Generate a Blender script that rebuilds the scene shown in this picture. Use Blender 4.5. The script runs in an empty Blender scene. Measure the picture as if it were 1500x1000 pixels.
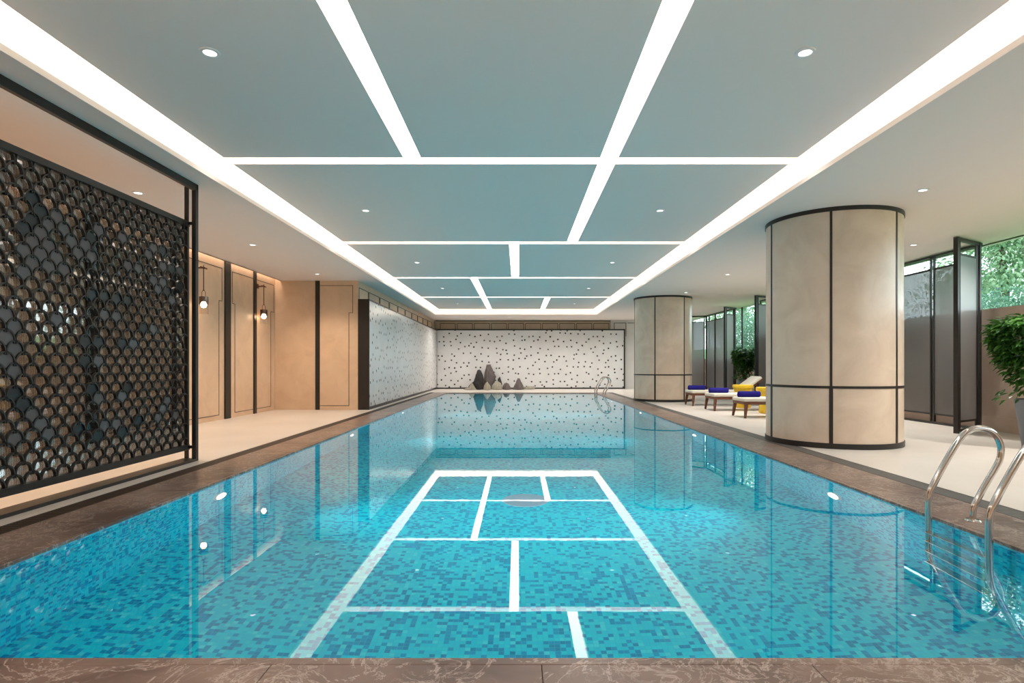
import bpy, math, random
from mathutils import Vector, Matrix
random.seed(7)
PI = math.pi
S = bpy.context.scene
C = S.collection

# ------------------------------------------------------------------ camera frame of the photograph
F, CX, CY, H = 860.0, 759.0, 534.5, 1.30        # focal length (px), vanishing point, eye height over the deck


def wx(px, Y): return (px - CX) * Y / F
def wz(py, Y): return H - (py - CY) * Y / F


# ------------------------------------------------------------------ node helpers
def new_mat(name):
    m = bpy.data.materials.new(name)
    m.use_nodes = True
    nt = m.node_tree
    nt.nodes.clear()
    out = nt.nodes.new('ShaderNodeOutputMaterial')
    return m, nt, out


def N(nt, kind, **kw):
    n = nt.nodes.new(kind)
    for k, v in kw.items():
        if k.startswith('i_'):
            key = k[2:]
            n.inputs[int(key) if key.isdigit() else key.replace('_', ' ')].default_value = v
        else:
            setattr(n, k, v)
    return n


def L(nt, a, b): nt.links.new(a, b)


def rgb(c): return (c[0], c[1], c[2], 1.0)


def pbr(name, col, rough=0.5, metal=0.0, spec=0.5, ior=1.5, emis=None, es=0.0):
    m, nt, out = new_mat(name)
    b = N(nt, 'ShaderNodeBsdfPrincipled')
    b.inputs['Base Color'].default_value = rgb(col)
    b.inputs['Roughness'].default_value = rough
    b.inputs['Metallic'].default_value = metal
    b.inputs['Specular IOR Level'].default_value = spec
    b.inputs['IOR'].default_value = ior
    if emis:
        b.inputs['Emission Color'].default_value = rgb(emis)
        b.inputs['Emission Strength'].default_value = es
    L(nt, b.outputs[0], out.inputs[0])
    return m


def emit(name, col, s):
    m, nt, out = new_mat(name)
    e = N(nt, 'ShaderNodeEmission')
    e.inputs[0].default_value = rgb(col)
    e.inputs[1].default_value = s
    L(nt, e.outputs[0], out.inputs[0])
    return m


def mottled(name, stops, scale=2.0, detail=6, rough=0.45, dist=0.4, spec=0.4, bump=0.0, stretch=(1, 1, 1), joints=None):
    """noise stone: stops = [(pos, colour)...]; joints = (axis spacing tuple, width, colour)"""
    m, nt, out = new_mat(name)
    tc = N(nt, 'ShaderNodeTexCoord')
    mp = N(nt, 'ShaderNodeMapping')
    mp.inputs['Scale'].default_value = stretch
    L(nt, tc.outputs['Object'], mp.inputs[0])
    n = N(nt, 'ShaderNodeTexNoise')
    n.inputs['Scale'].default_value = scale
    n.inputs['Detail'].default_value = detail
    n.inputs['Roughness'].default_value = 0.6
    n.inputs['Distortion'].default_value = dist
    L(nt, mp.outputs[0], n.inputs['Vector'])
    r = N(nt, 'ShaderNodeValToRGB')
    r.color_ramp.elements[0].position = stops[0][0]
    r.color_ramp.elements[0].color = rgb(stops[0][1])
    r.color_ramp.elements[1].position = stops[-1][0]
    r.color_ramp.elements[1].color = rgb(stops[-1][1])
    for p, c in stops[1:-1]:
        e = r.color_ramp.elements.new(p)
        e.color = rgb(c)
    L(nt, n.outputs['Fac'], r.inputs[0])
    b = N(nt, 'ShaderNodeBsdfPrincipled')
    b.inputs['Roughness'].default_value = rough
    b.inputs['Specular IOR Level'].default_value = spec
    L(nt, r.outputs[0], b.inputs['Base Color'])
    if bump:
        bp = N(nt, 'ShaderNodeBump')
        bp.inputs['Strength'].default_value = bump
        bp.inputs['Distance'].default_value = 0.01
        L(nt, n.outputs['Fac'], bp.inputs['Height'])
        L(nt, bp.outputs[0], b.inputs['Normal'])
    L(nt, b.outputs[0], out.inputs[0])
    return m


# ------------------------------------------------------------------ materials
M = {}
M['ceiling'] = pbr('warm_white_ceiling_paint', (0.85, 0.77, 0.73), 0.9, spec=0.2)
M['black'] = pbr('dark_bronze_metal', (0.027, 0.025, 0.024), 0.38, 0.3)
M['blackwood'] = pbr('dark_stained_panel', (0.014, 0.010, 0.008), 0.5)
M['steel'] = pbr('polished_stainless_steel', (0.62, 0.60, 0.58), 0.12, 1.0)
M['bronze'] = pbr('bronze_rod_metal', (0.20, 0.075, 0.035), 0.35, 0.8)
M['white'] = pbr('white_trim_ring', (0.8, 0.8, 0.8), 0.4)
M['inlay'] = pbr('dark_inlay_strip', (0.045, 0.032, 0.025), 0.4, 0.3)
M['floor'] = mottled('deck_stone', [(0.3, (0.60, 0.55, 0.50)), (0.7, (0.68, 0.63, 0.585))], 0.7, 5, 0.35, 0.5, 0.35)
M['beige'] = mottled('beige_wall_stone', [(0.25, (0.58, 0.41, 0.28)), (0.5, (0.66, 0.48, 0.335)), (0.75, (0.72, 0.54, 0.39))], 1.6, 8, 0.4, 0.8, 0.35)
M['colstone'] = mottled('column_travertine', [(0.25, (0.60, 0.47, 0.365)), (0.5, (0.68, 0.545, 0.43)), (0.75, (0.74, 0.61, 0.49))], 1.9, 9, 0.28, 1.0, 0.5)
M['brownwall'] = mottled('garden_retaining_wall', [(0.3, (0.56, 0.43, 0.36)), (0.7, (0.65, 0.52, 0.44))], 1.2, 6, 0.6, 0.5, 0.3)
M['wood'] = mottled('brown_teak', [(0.3, (0.10, 0.035, 0.018)), (0.7, (0.17, 0.06, 0.03))], 6, 4, 0.45, 0.3, 0.4, stretch=(1, 8, 8))
M['cushion'] = pbr('cream_cushion_fabric', (0.66, 0.63, 0.56), 0.9, spec=0.1)
M['towel'] = pbr('royal_blue_towel', (0.022, 0.018, 0.20), 0.95, spec=0.1)
M['yellow'] = pbr('yellow_lacquer', (0.72, 0.47, 0.015), 0.4)
M['pot'] = pbr('grey_planter', (0.15, 0.17, 0.20), 0.5)
M['soil'] = pbr('dark_soil', (0.02, 0.015, 0.01), 0.95)
M['bark'] = pbr('brown_bark', (0.09, 0.055, 0.03), 0.9)
M['disc_grey'] = pbr('grey_metal_disc', (0.095, 0.086, 0.088), 0.45, 0.2)
M['disc_dark'] = pbr('near_black_disc', (0.012, 0.018, 0.022), 0.3, 0.2)
M['slot_white'] = pbr('slot_white_paint', (0.85, 0.82, 0.78), 0.8, spec=0.2)
M['strip'] = emit('strip_diffuser', (1.0, 0.95, 0.89), 5.0)
M['cove'] = emit('cove_glow', (1.0, 0.82, 0.64), 1.9)
M['wallwash'] = emit('wall_wash_strip', (1.0, 0.78, 0.60), 8.0)
M['lens'] = emit('downlight_lens', (1.0, 0.93, 0.85), 3.0)
M['poollens'] = emit('pool_lamp_lens', (0.95, 0.98, 1.0), 9.0)
M['bulb'] = emit('pendant_bulb', (1.0, 0.72, 0.45), 14.0)
M['darkrock'] = mottled('dark_sculpture_stone', [(0.3, (0.012, 0.011, 0.011)), (0.7, (0.045, 0.040, 0.040))], 5, 8, 0.6, 0.5, 0.3, bump=0.4)
M['greyrock'] = mottled('grey_sculpture_stone', [(0.3, (0.07, 0.055, 0.055)), (0.7, (0.17, 0.14, 0.14))], 4, 8, 0.6, 0.5, 0.3, bump=0.4, stretch=(3, 3, 0.6))
M['palerock'] = mottled('pale_sculpture_stone', [(0.3, (0.20, 0.185, 0.14)), (0.7, (0.42, 0.39, 0.32))], 5, 6, 0.6, 0.5, 0.3, bump=0.4, stretch=(5, 5, 0.5))
M['building'] = pbr('pale_render', (0.75, 0.76, 0.74), 0.8)
M['bwindow'] = pbr('dark_window_glass', (0.05, 0.09, 0.12), 0.15)


def marble():
    m, nt, out = new_mat('brown_veined_marble')
    tc = N(nt, 'ShaderNodeTexCoord')
    n1 = N(nt, 'ShaderNodeTexNoise'); n1.inputs['Scale'].default_value = 1.1; n1.inputs['Detail'].default_value = 8
    n1.inputs['Distortion'].default_value = 0.8
    L(nt, tc.outputs['Object'], n1.inputs['Vector'])
    r1 = N(nt, 'ShaderNodeValToRGB')
    r1.color_ramp.elements[0].position = 0.32; r1.color_ramp.elements[0].color = (0.085, 0.052, 0.042, 1)
    r1.color_ramp.elements[1].position = 0.72; r1.color_ramp.elements[1].color = (0.27, 0.185, 0.152, 1)
    L(nt, n1.outputs['Fac'], r1.inputs[0])
    # thin ragged veins: narrow band of a distorted noise
    def vein(scale, dist, width):
        n = N(nt, 'ShaderNodeTexNoise'); n.inputs['Scale'].default_value = scale; n.inputs['Detail'].default_value = 7
        n.inputs['Roughness'].default_value = 0.65; n.inputs['Distortion'].default_value = dist
        L(nt, tc.outputs['Object'], n.inputs['Vector'])
        a = N(nt, 'ShaderNodeMath', operation='SUBTRACT'); a.inputs[1].default_value = 0.5
        L(nt, n.outputs['Fac'], a.inputs[0])
        b = N(nt, 'ShaderNodeMath', operation='ABSOLUTE'); L(nt, a.outputs[0], b.inputs[0])
        c = N(nt, 'ShaderNodeMapRange'); c.inputs['From Min'].default_value = 0.0; c.inputs['From Max'].default_value = width
        c.inputs['To Min'].default_value = 1.0; c.inputs['To Max'].default_value = 0.0
        L(nt, b.outputs[0], c.inputs['Value'])
        return c
    v1, v2 = vein(2.4, 1.6, 0.016), vein(6.5, 1.2, 0.03)
    n3 = N(nt, 'ShaderNodeTexNoise'); n3.inputs['Scale'].default_value = 1.7
    L(nt, tc.outputs['Object'], n3.inputs['Vector'])
    gate = N(nt, 'ShaderNodeMapRange'); gate.inputs['From Min'].default_value = 0.42; gate.inputs['From Max'].default_value = 0.62
    L(nt, n3.outputs['Fac'], gate.inputs['Value'])
    g2 = N(nt, 'ShaderNodeMath', operation='MULTIPLY'); L(nt, v2.outputs[0], g2.inputs[0]); L(nt, gate.outputs[0], g2.inputs[1])
    mx = N(nt, 'ShaderNodeMath', operation='MAXIMUM'); L(nt, v1.outputs[0], mx.inputs[0]); L(nt, g2.outputs[0], mx.inputs[1])
    sc = N(nt, 'ShaderNodeMath', operation='MULTIPLY'); sc.inputs[1].default_value = 0.75; L(nt, mx.outputs[0], sc.inputs[0])
    mix = N(nt, 'ShaderNodeMix', data_type='RGBA')
    mix.inputs[7].default_value = (0.55, 0.45, 0.40, 1)
    L(nt, sc.outputs[0], mix.inputs[0]); L(nt, r1.outputs[0], mix.inputs[6])
    b = N(nt, 'ShaderNodeBsdfPrincipled'); b.inputs['Roughness'].default_value = 0.3; b.inputs['Specular IOR Level'].default_value = 0.45
    L(nt, mix.outputs[2], b.inputs['Base Color'])
    L(nt, b.outputs[0], out.inputs[0])
    return m


M['marble'] = marble()


def mosaic():
    m, nt, out = new_mat('turquoise_glass_mosaic')
    tc = N(nt, 'ShaderNodeTexCoord')
    dv = N(nt, 'ShaderNodeVectorMath', operation='DIVIDE'); dv.inputs[1].default_value = (0.039,) * 3
    L(nt, tc.outputs['Object'], dv.inputs[0])
    ad = N(nt, 'ShaderNodeVectorMath', operation='ADD'); ad.inputs[1].default_value = (0.5,) * 3
    L(nt, dv.outputs[0], ad.inputs[0])
    fl = N(nt, 'ShaderNodeVectorMath', operation='FLOOR'); L(nt, ad.outputs[0], fl.inputs[0])
    wn = N(nt, 'ShaderNodeTexWhiteNoise', noise_dimensions='3D'); L(nt, fl.outputs[0], wn.inputs['Vector'])
    r = N(nt, 'ShaderNodeValToRGB'); r.color_ramp.interpolation = 'CONSTANT'
    e = r.color_ramp.elements
    e[0].position = 0.0; e[0].color = TILE[0]
    e[1].position = 0.34; e[1].color = TILE[1]
    for p, c in ((0.60, TILE[2]), (0.80, TILE[3]), (0.93, TILE[4])):
        k = e.new(p); k.color = c
    L(nt, wn.outputs['Value'], r.inputs[0])
    fr = N(nt, 'ShaderNodeVectorMath', operation='FRACTION'); L(nt, ad.outputs[0], fr.inputs[0])
    sx = N(nt, 'ShaderNodeSeparateXYZ'); L(nt, fr.outputs[0], sx.inputs[0])
    ge = N(nt, 'ShaderNodeNewGeometry')
    ab = N(nt, 'ShaderNodeVectorMath', operation='ABSOLUTE'); L(nt, ge.outputs['Normal'], ab.inputs[0])
    sn = N(nt, 'ShaderNodeSeparateXYZ'); L(nt, ab.outputs[0], sn.inputs[0])
    tot = None
    for k in range(3):
        lt = N(nt, 'ShaderNodeMath', operation='LESS_THAN'); lt.inputs[1].default_value = 0.07; L(nt, sx.outputs[k], lt.inputs[0])
        ln = N(nt, 'ShaderNodeMath', operation='LESS_THAN'); ln.inputs[1].default_value = 0.5; L(nt, sn.outputs[k], ln.inputs[0])
        mu = N(nt, 'ShaderNodeMath', operation='MULTIPLY'); L(nt, lt.outputs[0], mu.inputs[0]); L(nt, ln.outputs[0], mu.inputs[1])
        if tot is None: tot = mu
        else:
            a = N(nt, 'ShaderNodeMath', operation='MAXIMUM'); L(nt, tot.outputs[0], a.inputs[0]); L(nt, mu.outputs[0], a.inputs[1]); tot = a
    mix = N(nt, 'ShaderNodeMix', data_type='RGBA'); mix.inputs[7].default_value = (0.06, 0.55, 0.66, 1)
    L(nt, tot.outputs[0], mix.inputs[0]); L(nt, r.outputs[0], mix.inputs[6])
    b = N(nt, 'ShaderNodeBsdfPrincipled'); b.inputs['Roughness'].default_value = 0.35; b.inputs['Specular IOR Level'].default_value = 0.2
    L(nt, mix.outputs[2], b.inputs['Base Color'])
    L(nt, b.outputs[0], out.inputs[0])
    return m


TILE = [(0.004, 0.66, 0.82, 1), (0.01, 0.71, 0.83, 1), (0.002, 0.37, 0.64, 1), (0.002, 0.30, 0.56, 1), (0.07, 0.76, 0.85, 1)]
M['mosaic'] = mosaic()


def water():
    m, nt, out = new_mat('pool_water_surface')
    tc = N(nt, 'ShaderNodeTexCoord')
    mp = N(nt, 'ShaderNodeMapping'); mp.inputs['Scale'].default_value = (1.0, 0.6, 1.0); L(nt, tc.outputs['Object'], mp.inputs[0])
    n = N(nt, 'ShaderNodeTexNoise'); n.inputs['Scale'].default_value = 5.0; n.inputs['Detail'].default_value = 2
    L(nt, mp.outputs[0], n.inputs['Vector'])
    bp = N(nt, 'ShaderNodeBump'); bp.inputs['Strength'].default_value = 0.007; bp.inputs['Distance'].default_value = 0.02
    L(nt, n.outputs['Fac'], bp.inputs['Height'])
    gl = N(nt, 'ShaderNodeBsdfGlass'); gl.inputs['IOR'].default_value = 1.33; gl.inputs['Roughness'].default_value = 0.0
    gl.inputs['Color'].default_value = (0.94, 0.99, 1.0, 1); L(nt, bp.outputs[0], gl.inputs['Normal'])
    gs = N(nt, 'ShaderNodeBsdfGlossy'); gs.inputs['Roughness'].default_value = 0.0; gs.inputs['Color'].default_value = (1, 1, 1, 1)
    L(nt, bp.outputs[0], gs.inputs['Normal'])
    lw = N(nt, 'ShaderNodeLayerWeight'); lw.inputs['Blend'].default_value = 0.5
    pw = N(nt, 'ShaderNodeMath', operation='POWER'); pw.inputs[1].default_value = 3.0; L(nt, lw.outputs['Facing'], pw.inputs[0])
    ml = N(nt, 'ShaderNodeMath', operation='MULTIPLY'); ml.inputs[1].default_value = 0.10; L(nt, pw.outputs[0], ml.inputs[0])
    mx = N(nt, 'ShaderNodeMixShader'); L(nt, ml.outputs[0], mx.inputs[0]); L(nt, gl.outputs[0], mx.inputs[1]); L(nt, gs.outputs[0], mx.inputs[2])
    L(nt, mx.outputs[0], out.inputs[0])
    return m


M['water'] = water()


def pane(name, tint, refl, rough=0.0, flutes=0.0, diffuse=None, dfac=0.0, axis=1, bump=0.0):
    m, nt, out = new_mat(name)
    tr = N(nt, 'ShaderNodeBsdfTransparent'); tr.inputs[0].default_value = rgb(tint)
    if flutes:                                   # reeded glass: thin vertical ribs darker than the flats between them
        tcf = N(nt, 'ShaderNodeTexCoord')
        wf = N(nt, 'ShaderNodeTexWave', bands_direction='Y' if axis == 1 else 'X'); wf.inputs['Scale'].default_value = flutes
        L(nt, tcf.outputs['Object'], wf.inputs['Vector'])
        rf = N(nt, 'ShaderNodeValToRGB')
        rf.color_ramp.elements[0].position = .1; rf.color_ramp.elements[0].color = rgb([c * .45 for c in tint])
        rf.color_ramp.elements[1].position = .6; rf.color_ramp.elements[1].color = rgb([min(1, c * 1.12) for c in tint])
        L(nt, wf.outputs['Fac'], rf.inputs[0]); L(nt, rf.outputs[0], tr.inputs[0])
    base = tr.outputs[0]
    if diffuse:
        df = N(nt, 'ShaderNodeBsdfDiffuse'); df.inputs[0].default_value = rgb(diffuse)
        mx = N(nt, 'ShaderNodeMixShader'); mx.inputs[0].default_value = dfac
        tl = N(nt, 'ShaderNodeBsdfTranslucent'); tl.inputs[0].default_value = rgb([min(1, c * 2.2) for c in diffuse])
        dm = N(nt, 'ShaderNodeMixShader'); dm.inputs[0].default_value = .6
        L(nt, df.outputs[0], dm.inputs[1]); L(nt, tl.outputs[0], dm.inputs[2])
        L(nt, base, mx.inputs[1]); L(nt, dm.outputs[0], mx.inputs[2]); base = mx.outputs[0]
    gs = N(nt, 'ShaderNodeBsdfGlossy'); gs.inputs['Roughness'].default_value = rough
    if flutes and bump:
        tc = N(nt, 'ShaderNodeTexCoord')
        wv = N(nt, 'ShaderNodeTexWave', bands_direction='Y' if axis == 1 else 'X'); wv.inputs['Scale'].default_value = flutes
        L(nt, tc.outputs['Object'], wv.inputs['Vector'])
        bp = N(nt, 'ShaderNodeBump'); bp.inputs['Strength'].default_value = bump; bp.inputs['Distance'].default_value = 0.004
        L(nt, wv.outputs['Fac'], bp.inputs['Height']); L(nt, bp.outputs[0], gs.inputs['Normal'])
    lw = N(nt, 'ShaderNodeLayerWeight'); lw.inputs['Blend'].default_value = 0.5
    pw = N(nt, 'ShaderNodeMath', operation='POWER'); pw.inputs[1].default_value = 3.0; L(nt, lw.outputs['Facing'], pw.inputs[0])
    mr = N(nt, 'ShaderNodeMapRange'); mr.inputs['To Min'].default_value = refl; mr.inputs['To Max'].default_value = min(1.0, refl + 0.6)
    L(nt, pw.outputs[0], mr.inputs['Value'])
    m2 = N(nt, 'ShaderNodeMixShader'); L(nt, mr.outputs[0], m2.inputs[0]); L(nt, base, m2.inputs[1]); L(nt, gs.outputs[0], m2.inputs[2])
    L(nt, m2.outputs[0], out.inputs[0])
    return m


M['window'] = pane('window_glass', (0.90, 0.97, 0.94), 0.04)
M['fluted'] = pane('dark_fluted_glass', (0.62, 0.64, 0.66), 0.20, 0.02, 12.0)
M['screenglass'] = pane('grey_fluted_screen_glass', (0.62, 0.63, 0.64), 0.06, 0.32, 14.0, (0.22, 0.215, 0.21), 0.55)
M['lampglass'] = pane('clear_lamp_glass', (0.93, 0.90, 0.88), 0.06)
M['smoke'] = pane('smoked_lamp_glass', (0.30, 0.22, 0.19), 0.10)


def dotted(name, uv, cell=2.85, rad=0.045, base=(0.78, 0.78, 0.785)):
    """white polished panel with round dark insets; uv = the two object axes of its face"""
    m, nt, out = new_mat(name)
    tc = N(nt, 'ShaderNodeTexCoord')
    sp = N(nt, 'ShaderNodeSeparateXYZ'); L(nt, tc.outputs['Object'], sp.inputs[0])
    cb = N(nt, 'ShaderNodeCombineXYZ'); L(nt, sp.outputs[uv[0]], cb.inputs[0]); L(nt, sp.outputs[uv[1]], cb.inputs[1])
    vo = N(nt, 'ShaderNodeTexVoronoi', voronoi_dimensions='2D', feature='F1'); vo.inputs['Scale'].default_value = cell
    vo.inputs['Randomness'].default_value = 0.75
    L(nt, cb.outputs[0], vo.inputs['Vector'])
    lt = N(nt, 'ShaderNodeMath', operation='LESS_THAN'); lt.inputs[1].default_value = rad * cell; L(nt, vo.outputs['Distance'], lt.inputs[0])
    sc = N(nt, 'ShaderNodeSeparateColor'); L(nt, vo.outputs['Color'], sc.inputs[0])
    rp = N(nt, 'ShaderNodeValToRGB')
    rp.color_ramp.elements[0].position = 0.0; rp.color_ramp.elements[0].color = (0.006, 0.006, 0.006, 1)
    rp.color_ramp.elements[1].position = 1.0; rp.color_ramp.elements[1].color = (0.16, 0.15, 0.14, 1)
    L(nt, sc.outputs[0], rp.inputs[0])
    nz = N(nt, 'ShaderNodeTexNoise'); nz.inputs['Scale'].default_value = 1.5; nz.inputs['Detail'].default_value = 5
    L(nt, tc.outputs['Object'], nz.inputs['Vector'])
    br = N(nt, 'ShaderNodeValToRGB')
    br.color_ramp.elements[0].position = 0.3; br.color_ramp.elements[0].color = rgb([c * 0.92 for c in base])
    br.color_ramp.elements[1].position = 0.7; br.color_ramp.elements[1].color = rgb(base)
    L(nt, nz.outputs['Fac'], br.inputs[0])
    mix = N(nt, 'ShaderNodeMix', data_type='RGBA'); L(nt, lt.outputs[0], mix.inputs[0]); L(nt, br.outputs[0], mix.inputs[6]); L(nt, rp.outputs[0], mix.inputs[7])
    b = N(nt, 'ShaderNodeBsdfPrincipled'); b.inputs['Roughness'].default_value = 0.22
    L(nt, mix.outputs[2], b.inputs['Base Color']); L(nt, b.outputs[0], out.inputs[0])
    return m


M['dots_back'] = dotted('white_dotted_panel_back', (0, 2))
M['dots_left'] = dotted('white_dotted_panel_left', (1, 2))


def leafmat(name, c1, c2, gloss=0.35):
    m, nt, out = new_mat(name)
    ge = N(nt, 'ShaderNodeNewGeometry')
    r = N(nt, 'ShaderNodeValToRGB')
    r.color_ramp.elements[0].color = rgb(c1); r.color_ramp.elements[1].color = rgb(c2)
    L(nt, ge.outputs['Random Per Island'], r.inputs[0])
    b = N(nt, 'ShaderNodeBsdfPrincipled'); b.inputs['Roughness'].default_value = gloss
    L(nt, r.outputs[0], b.inputs['Base Color'])
    t = N(nt, 'ShaderNodeBsdfTranslucent'); L(nt, r.outputs[0], t.inputs[0])
    mx = N(nt, 'ShaderNodeMixShader'); mx.inputs[0].default_value = 0.25
    L(nt, b.outputs[0], mx.inputs[1]); L(nt, t.outputs[0], mx.inputs[2]); L(nt, mx.outputs[0], out.inputs[0])
    return m


M['leaf'] = leafmat('glossy_dark_leaf', (0.02, 0.085, 0.015), (0.07, 0.21, 0.03))
M['leaf_tree'] = leafmat('garden_leaf', (0.13, 0.26, 0.14), (0.30, 0.42, 0.24), 0.6)
M['leaf_bush'] = leafmat('garden_bush_leaf', (0.09, 0.22, 0.14), (0.20, 0.36, 0.24), 0.6)
M['lawn'] = mottled('garden_bank_grass', [(0.3, (0.08, 0.2, 0.06)), (0.7, (0.16, 0.32, 0.1))], 3, 6, 0.9)


# ------------------------------------------------------------------ mesh builder
class MB:
    def __init__(self): self.v, self.f = [], []

    def box(self, x0, x1, y0, y1, z0, z1):
        i = len(self.v)
        x0, x1 = sorted((x0, x1)); y0, y1 = sorted((y0, y1)); z0, z1 = sorted((z0, z1))
        self.v += [(x0, y0, z0), (x1, y0, z0), (x1, y1, z0), (x0, y1, z0), (x0, y0, z1), (x1, y0, z1), (x1, y1, z1), (x0, y1, z1)]
        for q in ((3, 2, 1, 0), (4, 5, 6, 7), (0, 1, 5, 4), (1, 2, 6, 5), (2, 3, 7, 6), (3, 0, 4, 7)):
            self.f.append([i + k for k in q])
        return self

    def quad(self, *p):
        i = len(self.v); self.v += [tuple(q) for q in p]; self.f.append(list(range(i, i + len(p)))); return self

    def beam(self, a, b, w, h, up=(0, 0, 1)):
        """rectangular bar from a to b, w across, h along up"""
        a, b = Vector(a), Vector(b); d = (b - a).normalized(); u = Vector(up)
        s = d.cross(u)
        if s.length < 1e-5: s = d.cross(Vector((1, 0, 0)))
        s.normalize(); u = s.cross(d).normalized()
        i = len(self.v)
        for p in (a, b):
            for ks, ku in ((-1, -1), (1, -1), (1, 1), (-1, 1)):
                self.v.append(tuple(p + s * (ks * w / 2) + u * (ku * h / 2)))
        for q in ((0, 1, 2, 3), (7, 6, 5, 4), (0, 4, 5, 1), (1, 5, 6, 2), (2, 6, 7, 3), (3, 7, 4, 0)):
            self.f.append([i + k for k in q])
        return self

    def taper(self, a, b, wa, wb):
        a, b = Vector(a), Vector(b)
        i = len(self.v)
        for p, w in ((a, wa), (b, wb)):
            for kx, ky in ((-1, -1), (1, -1), (1, 1), (-1, 1)):
                self.v.append((p.x + kx * w / 2, p.y + ky * w / 2, p.z))
        for q in ((0, 1, 2, 3), (7, 6, 5, 4), (0, 4, 5, 1), (1, 5, 6, 2), (2, 6, 7, 3), (3, 7, 4, 0)):
            self.f.append([i + k for k in q])
        return self

    def tube(self, pts, r, seg=12, cap=True, radii=None):
        pts = [Vector(p) for p in pts]; n = len(pts); base = len(self.v)
        t = [(pts[min(k + 1, n - 1)] - pts[max(k - 1, 0)]).normalized() for k in range(n)]
        u = t[0].orthogonal().normalized()
        for k in range(n):
            u = (u - t[k] * u.dot(t[k])).normalized(); w = t[k].cross(u)
            rr = radii[k] if radii else r
            for s in range(seg):
                a = 2 * PI * s / seg
                self.v.append(tuple(pts[k] + (u * math.cos(a) + w * math.sin(a)) * rr))
        for k in range(n - 1):
            for s in range(seg):
                s2 = (s + 1) % seg
                self.f.append([base + k * seg + s, base + k * seg + s2, base + (k + 1) * seg + s2, base + (k + 1) * seg + s])
        if cap:
            self.f.append([base + s for s in reversed(range(seg))])
            self.f.append([base + (n - 1) * seg + s for s in range(seg)])
        return self

    def lathe(self, prof, c=(0, 0, 0), seg=32, a0=0.0, a1=2 * PI):
        full = abs(a1 - a0 - 2 * PI) < 1e-6
        base = len(self.v); n = seg if full else seg + 1
        for r, z in prof:
            for s in range(n):
                a = a0 + (a1 - a0) * s / seg
                self.v.append((c[0] + r * math.cos(a), c[1] + r * math.sin(a), c[2] + z))
        for k in range(len(prof) - 1):
            for s in range(seg):
                s2 = (s + 1) % n
                self.f.append([base + k * n + s, base + k * n + s2, base + (k + 1) * n + s2, base + (k + 1) * n + s])
        return self

    def prism(self, poly, axis, d0, d1):
        """poly of 2D points extruded along axis ('x','y','z') from d0 to d1"""
        def p3(p, d):
            return {'x': (d, p[0], p[1]), 'y': (p[0], d, p[1]), 'z': (p[0], p[1], d)}[axis]
        i = len(self.v); n = len(poly)
        self.v += [p3(p, d0) for p in poly] + [p3(p, d1) for p in poly]
        self.f.append([i + k for k in reversed(range(n))]); self.f.append([i + n + k for k in range(n)])
        for k in range(n):
            k2 = (k + 1) % n
            self.f.append([i + k, i + k2, i + n + k2, i + n + k])
        return self

    def build(self, name, mat, parent=None, smooth=False, bevel=0.0, origin=None):
        me = bpy.data.meshes.new(name)
        v = self.v
        if origin is not None:
            v = [(a - origin[0], b - origin[1], c - origin[2]) for a, b, c in v]
        me.from_pydata(v, [], self.f)
        me.update()
        o = bpy.data.objects.new(name, me)
        C.objects.link(o)
        me.materials.append(mat)
        import bmesh
        bm = bmesh.new(); bm.from_mesh(me); bmesh.ops.recalc_face_normals(bm, faces=bm.faces); bm.to_mesh(me); bm.free()
        if smooth:
            for p in me.polygons: p.use_smooth = True
            try: me.set_sharp_from_angle(angle=math.radians(40))
            except Exception: pass
        if bevel:
            b = o.modifiers.new('Bevel', 'BEVEL'); b.width = bevel; b.segments = 2; b.limit_method = 'ANGLE'
        if parent is not None: o.parent = parent
        if origin is not None and parent is None: o.location = origin
        return o


def tag(o, label, cat, group=None, kind=None):
    o['label'] = label; o['category'] = cat
    if group: o['group'] = group
    if kind: o['kind'] = kind
    return o


def empty(name, loc, label, cat, group=None, rz=0.0):
    o = bpy.data.objects.new(name, None); C.objects.link(o)
    o.location = loc; o.rotation_euler = (0, 0, rz); o.empty_display_size = 0.1
    return tag(o, label, cat, group)


def dup(root, loc, label, rz=None):
    r = root.copy(); C.objects.link(r); r.location = loc; r['label'] = label
    if rz is not None: r.rotation_euler = (0, 0, rz)
    for ch in list(root.children):
        c = ch.copy(); C.objects.link(c); c.parent = r
        for g in list(ch.children):
            d = g.copy(); C.objects.link(d); d.parent = c
    return r


def structure(o, label, cat): return tag(o, label, cat, kind='structure')


# ------------------------------------------------------------------ room dimensions
ZS, ZR = 3.75, 3.95                 # soffit, raised ceiling panels
XL, XR = -7.08, 9.40                # left wall, window wall
YN, YF = -5.0, 32.35                # behind the camera, far wall
PX0, PX1, PY0, PY1, PZ, WZ = -3.355, 3.558, 2.609, 27.2, -1.47, -0.02    # pool
GL0, GL1 = -3.97, -4.18             # drain grates beside the coping
GR0, GR1 = 4.24, 4.49
GY = 28.0

# ------------------------------------------------------------------ floor, coping, pool
m = MB()
m.box(XL - .3, GL1, YN, YF + .3, -.3, 0); m.box(GR1, XR + .3, YN, YF + .3, -.3, 0)
m.box(GL1, GR1, GY, YF + .3, -.3, 0); m.box(GL1, GR1, YN, 1.2, -.3, 0)
structure(m.build('floor', M['floor']), 'pale stone pool deck around the marble pool edge', 'floor')

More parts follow.
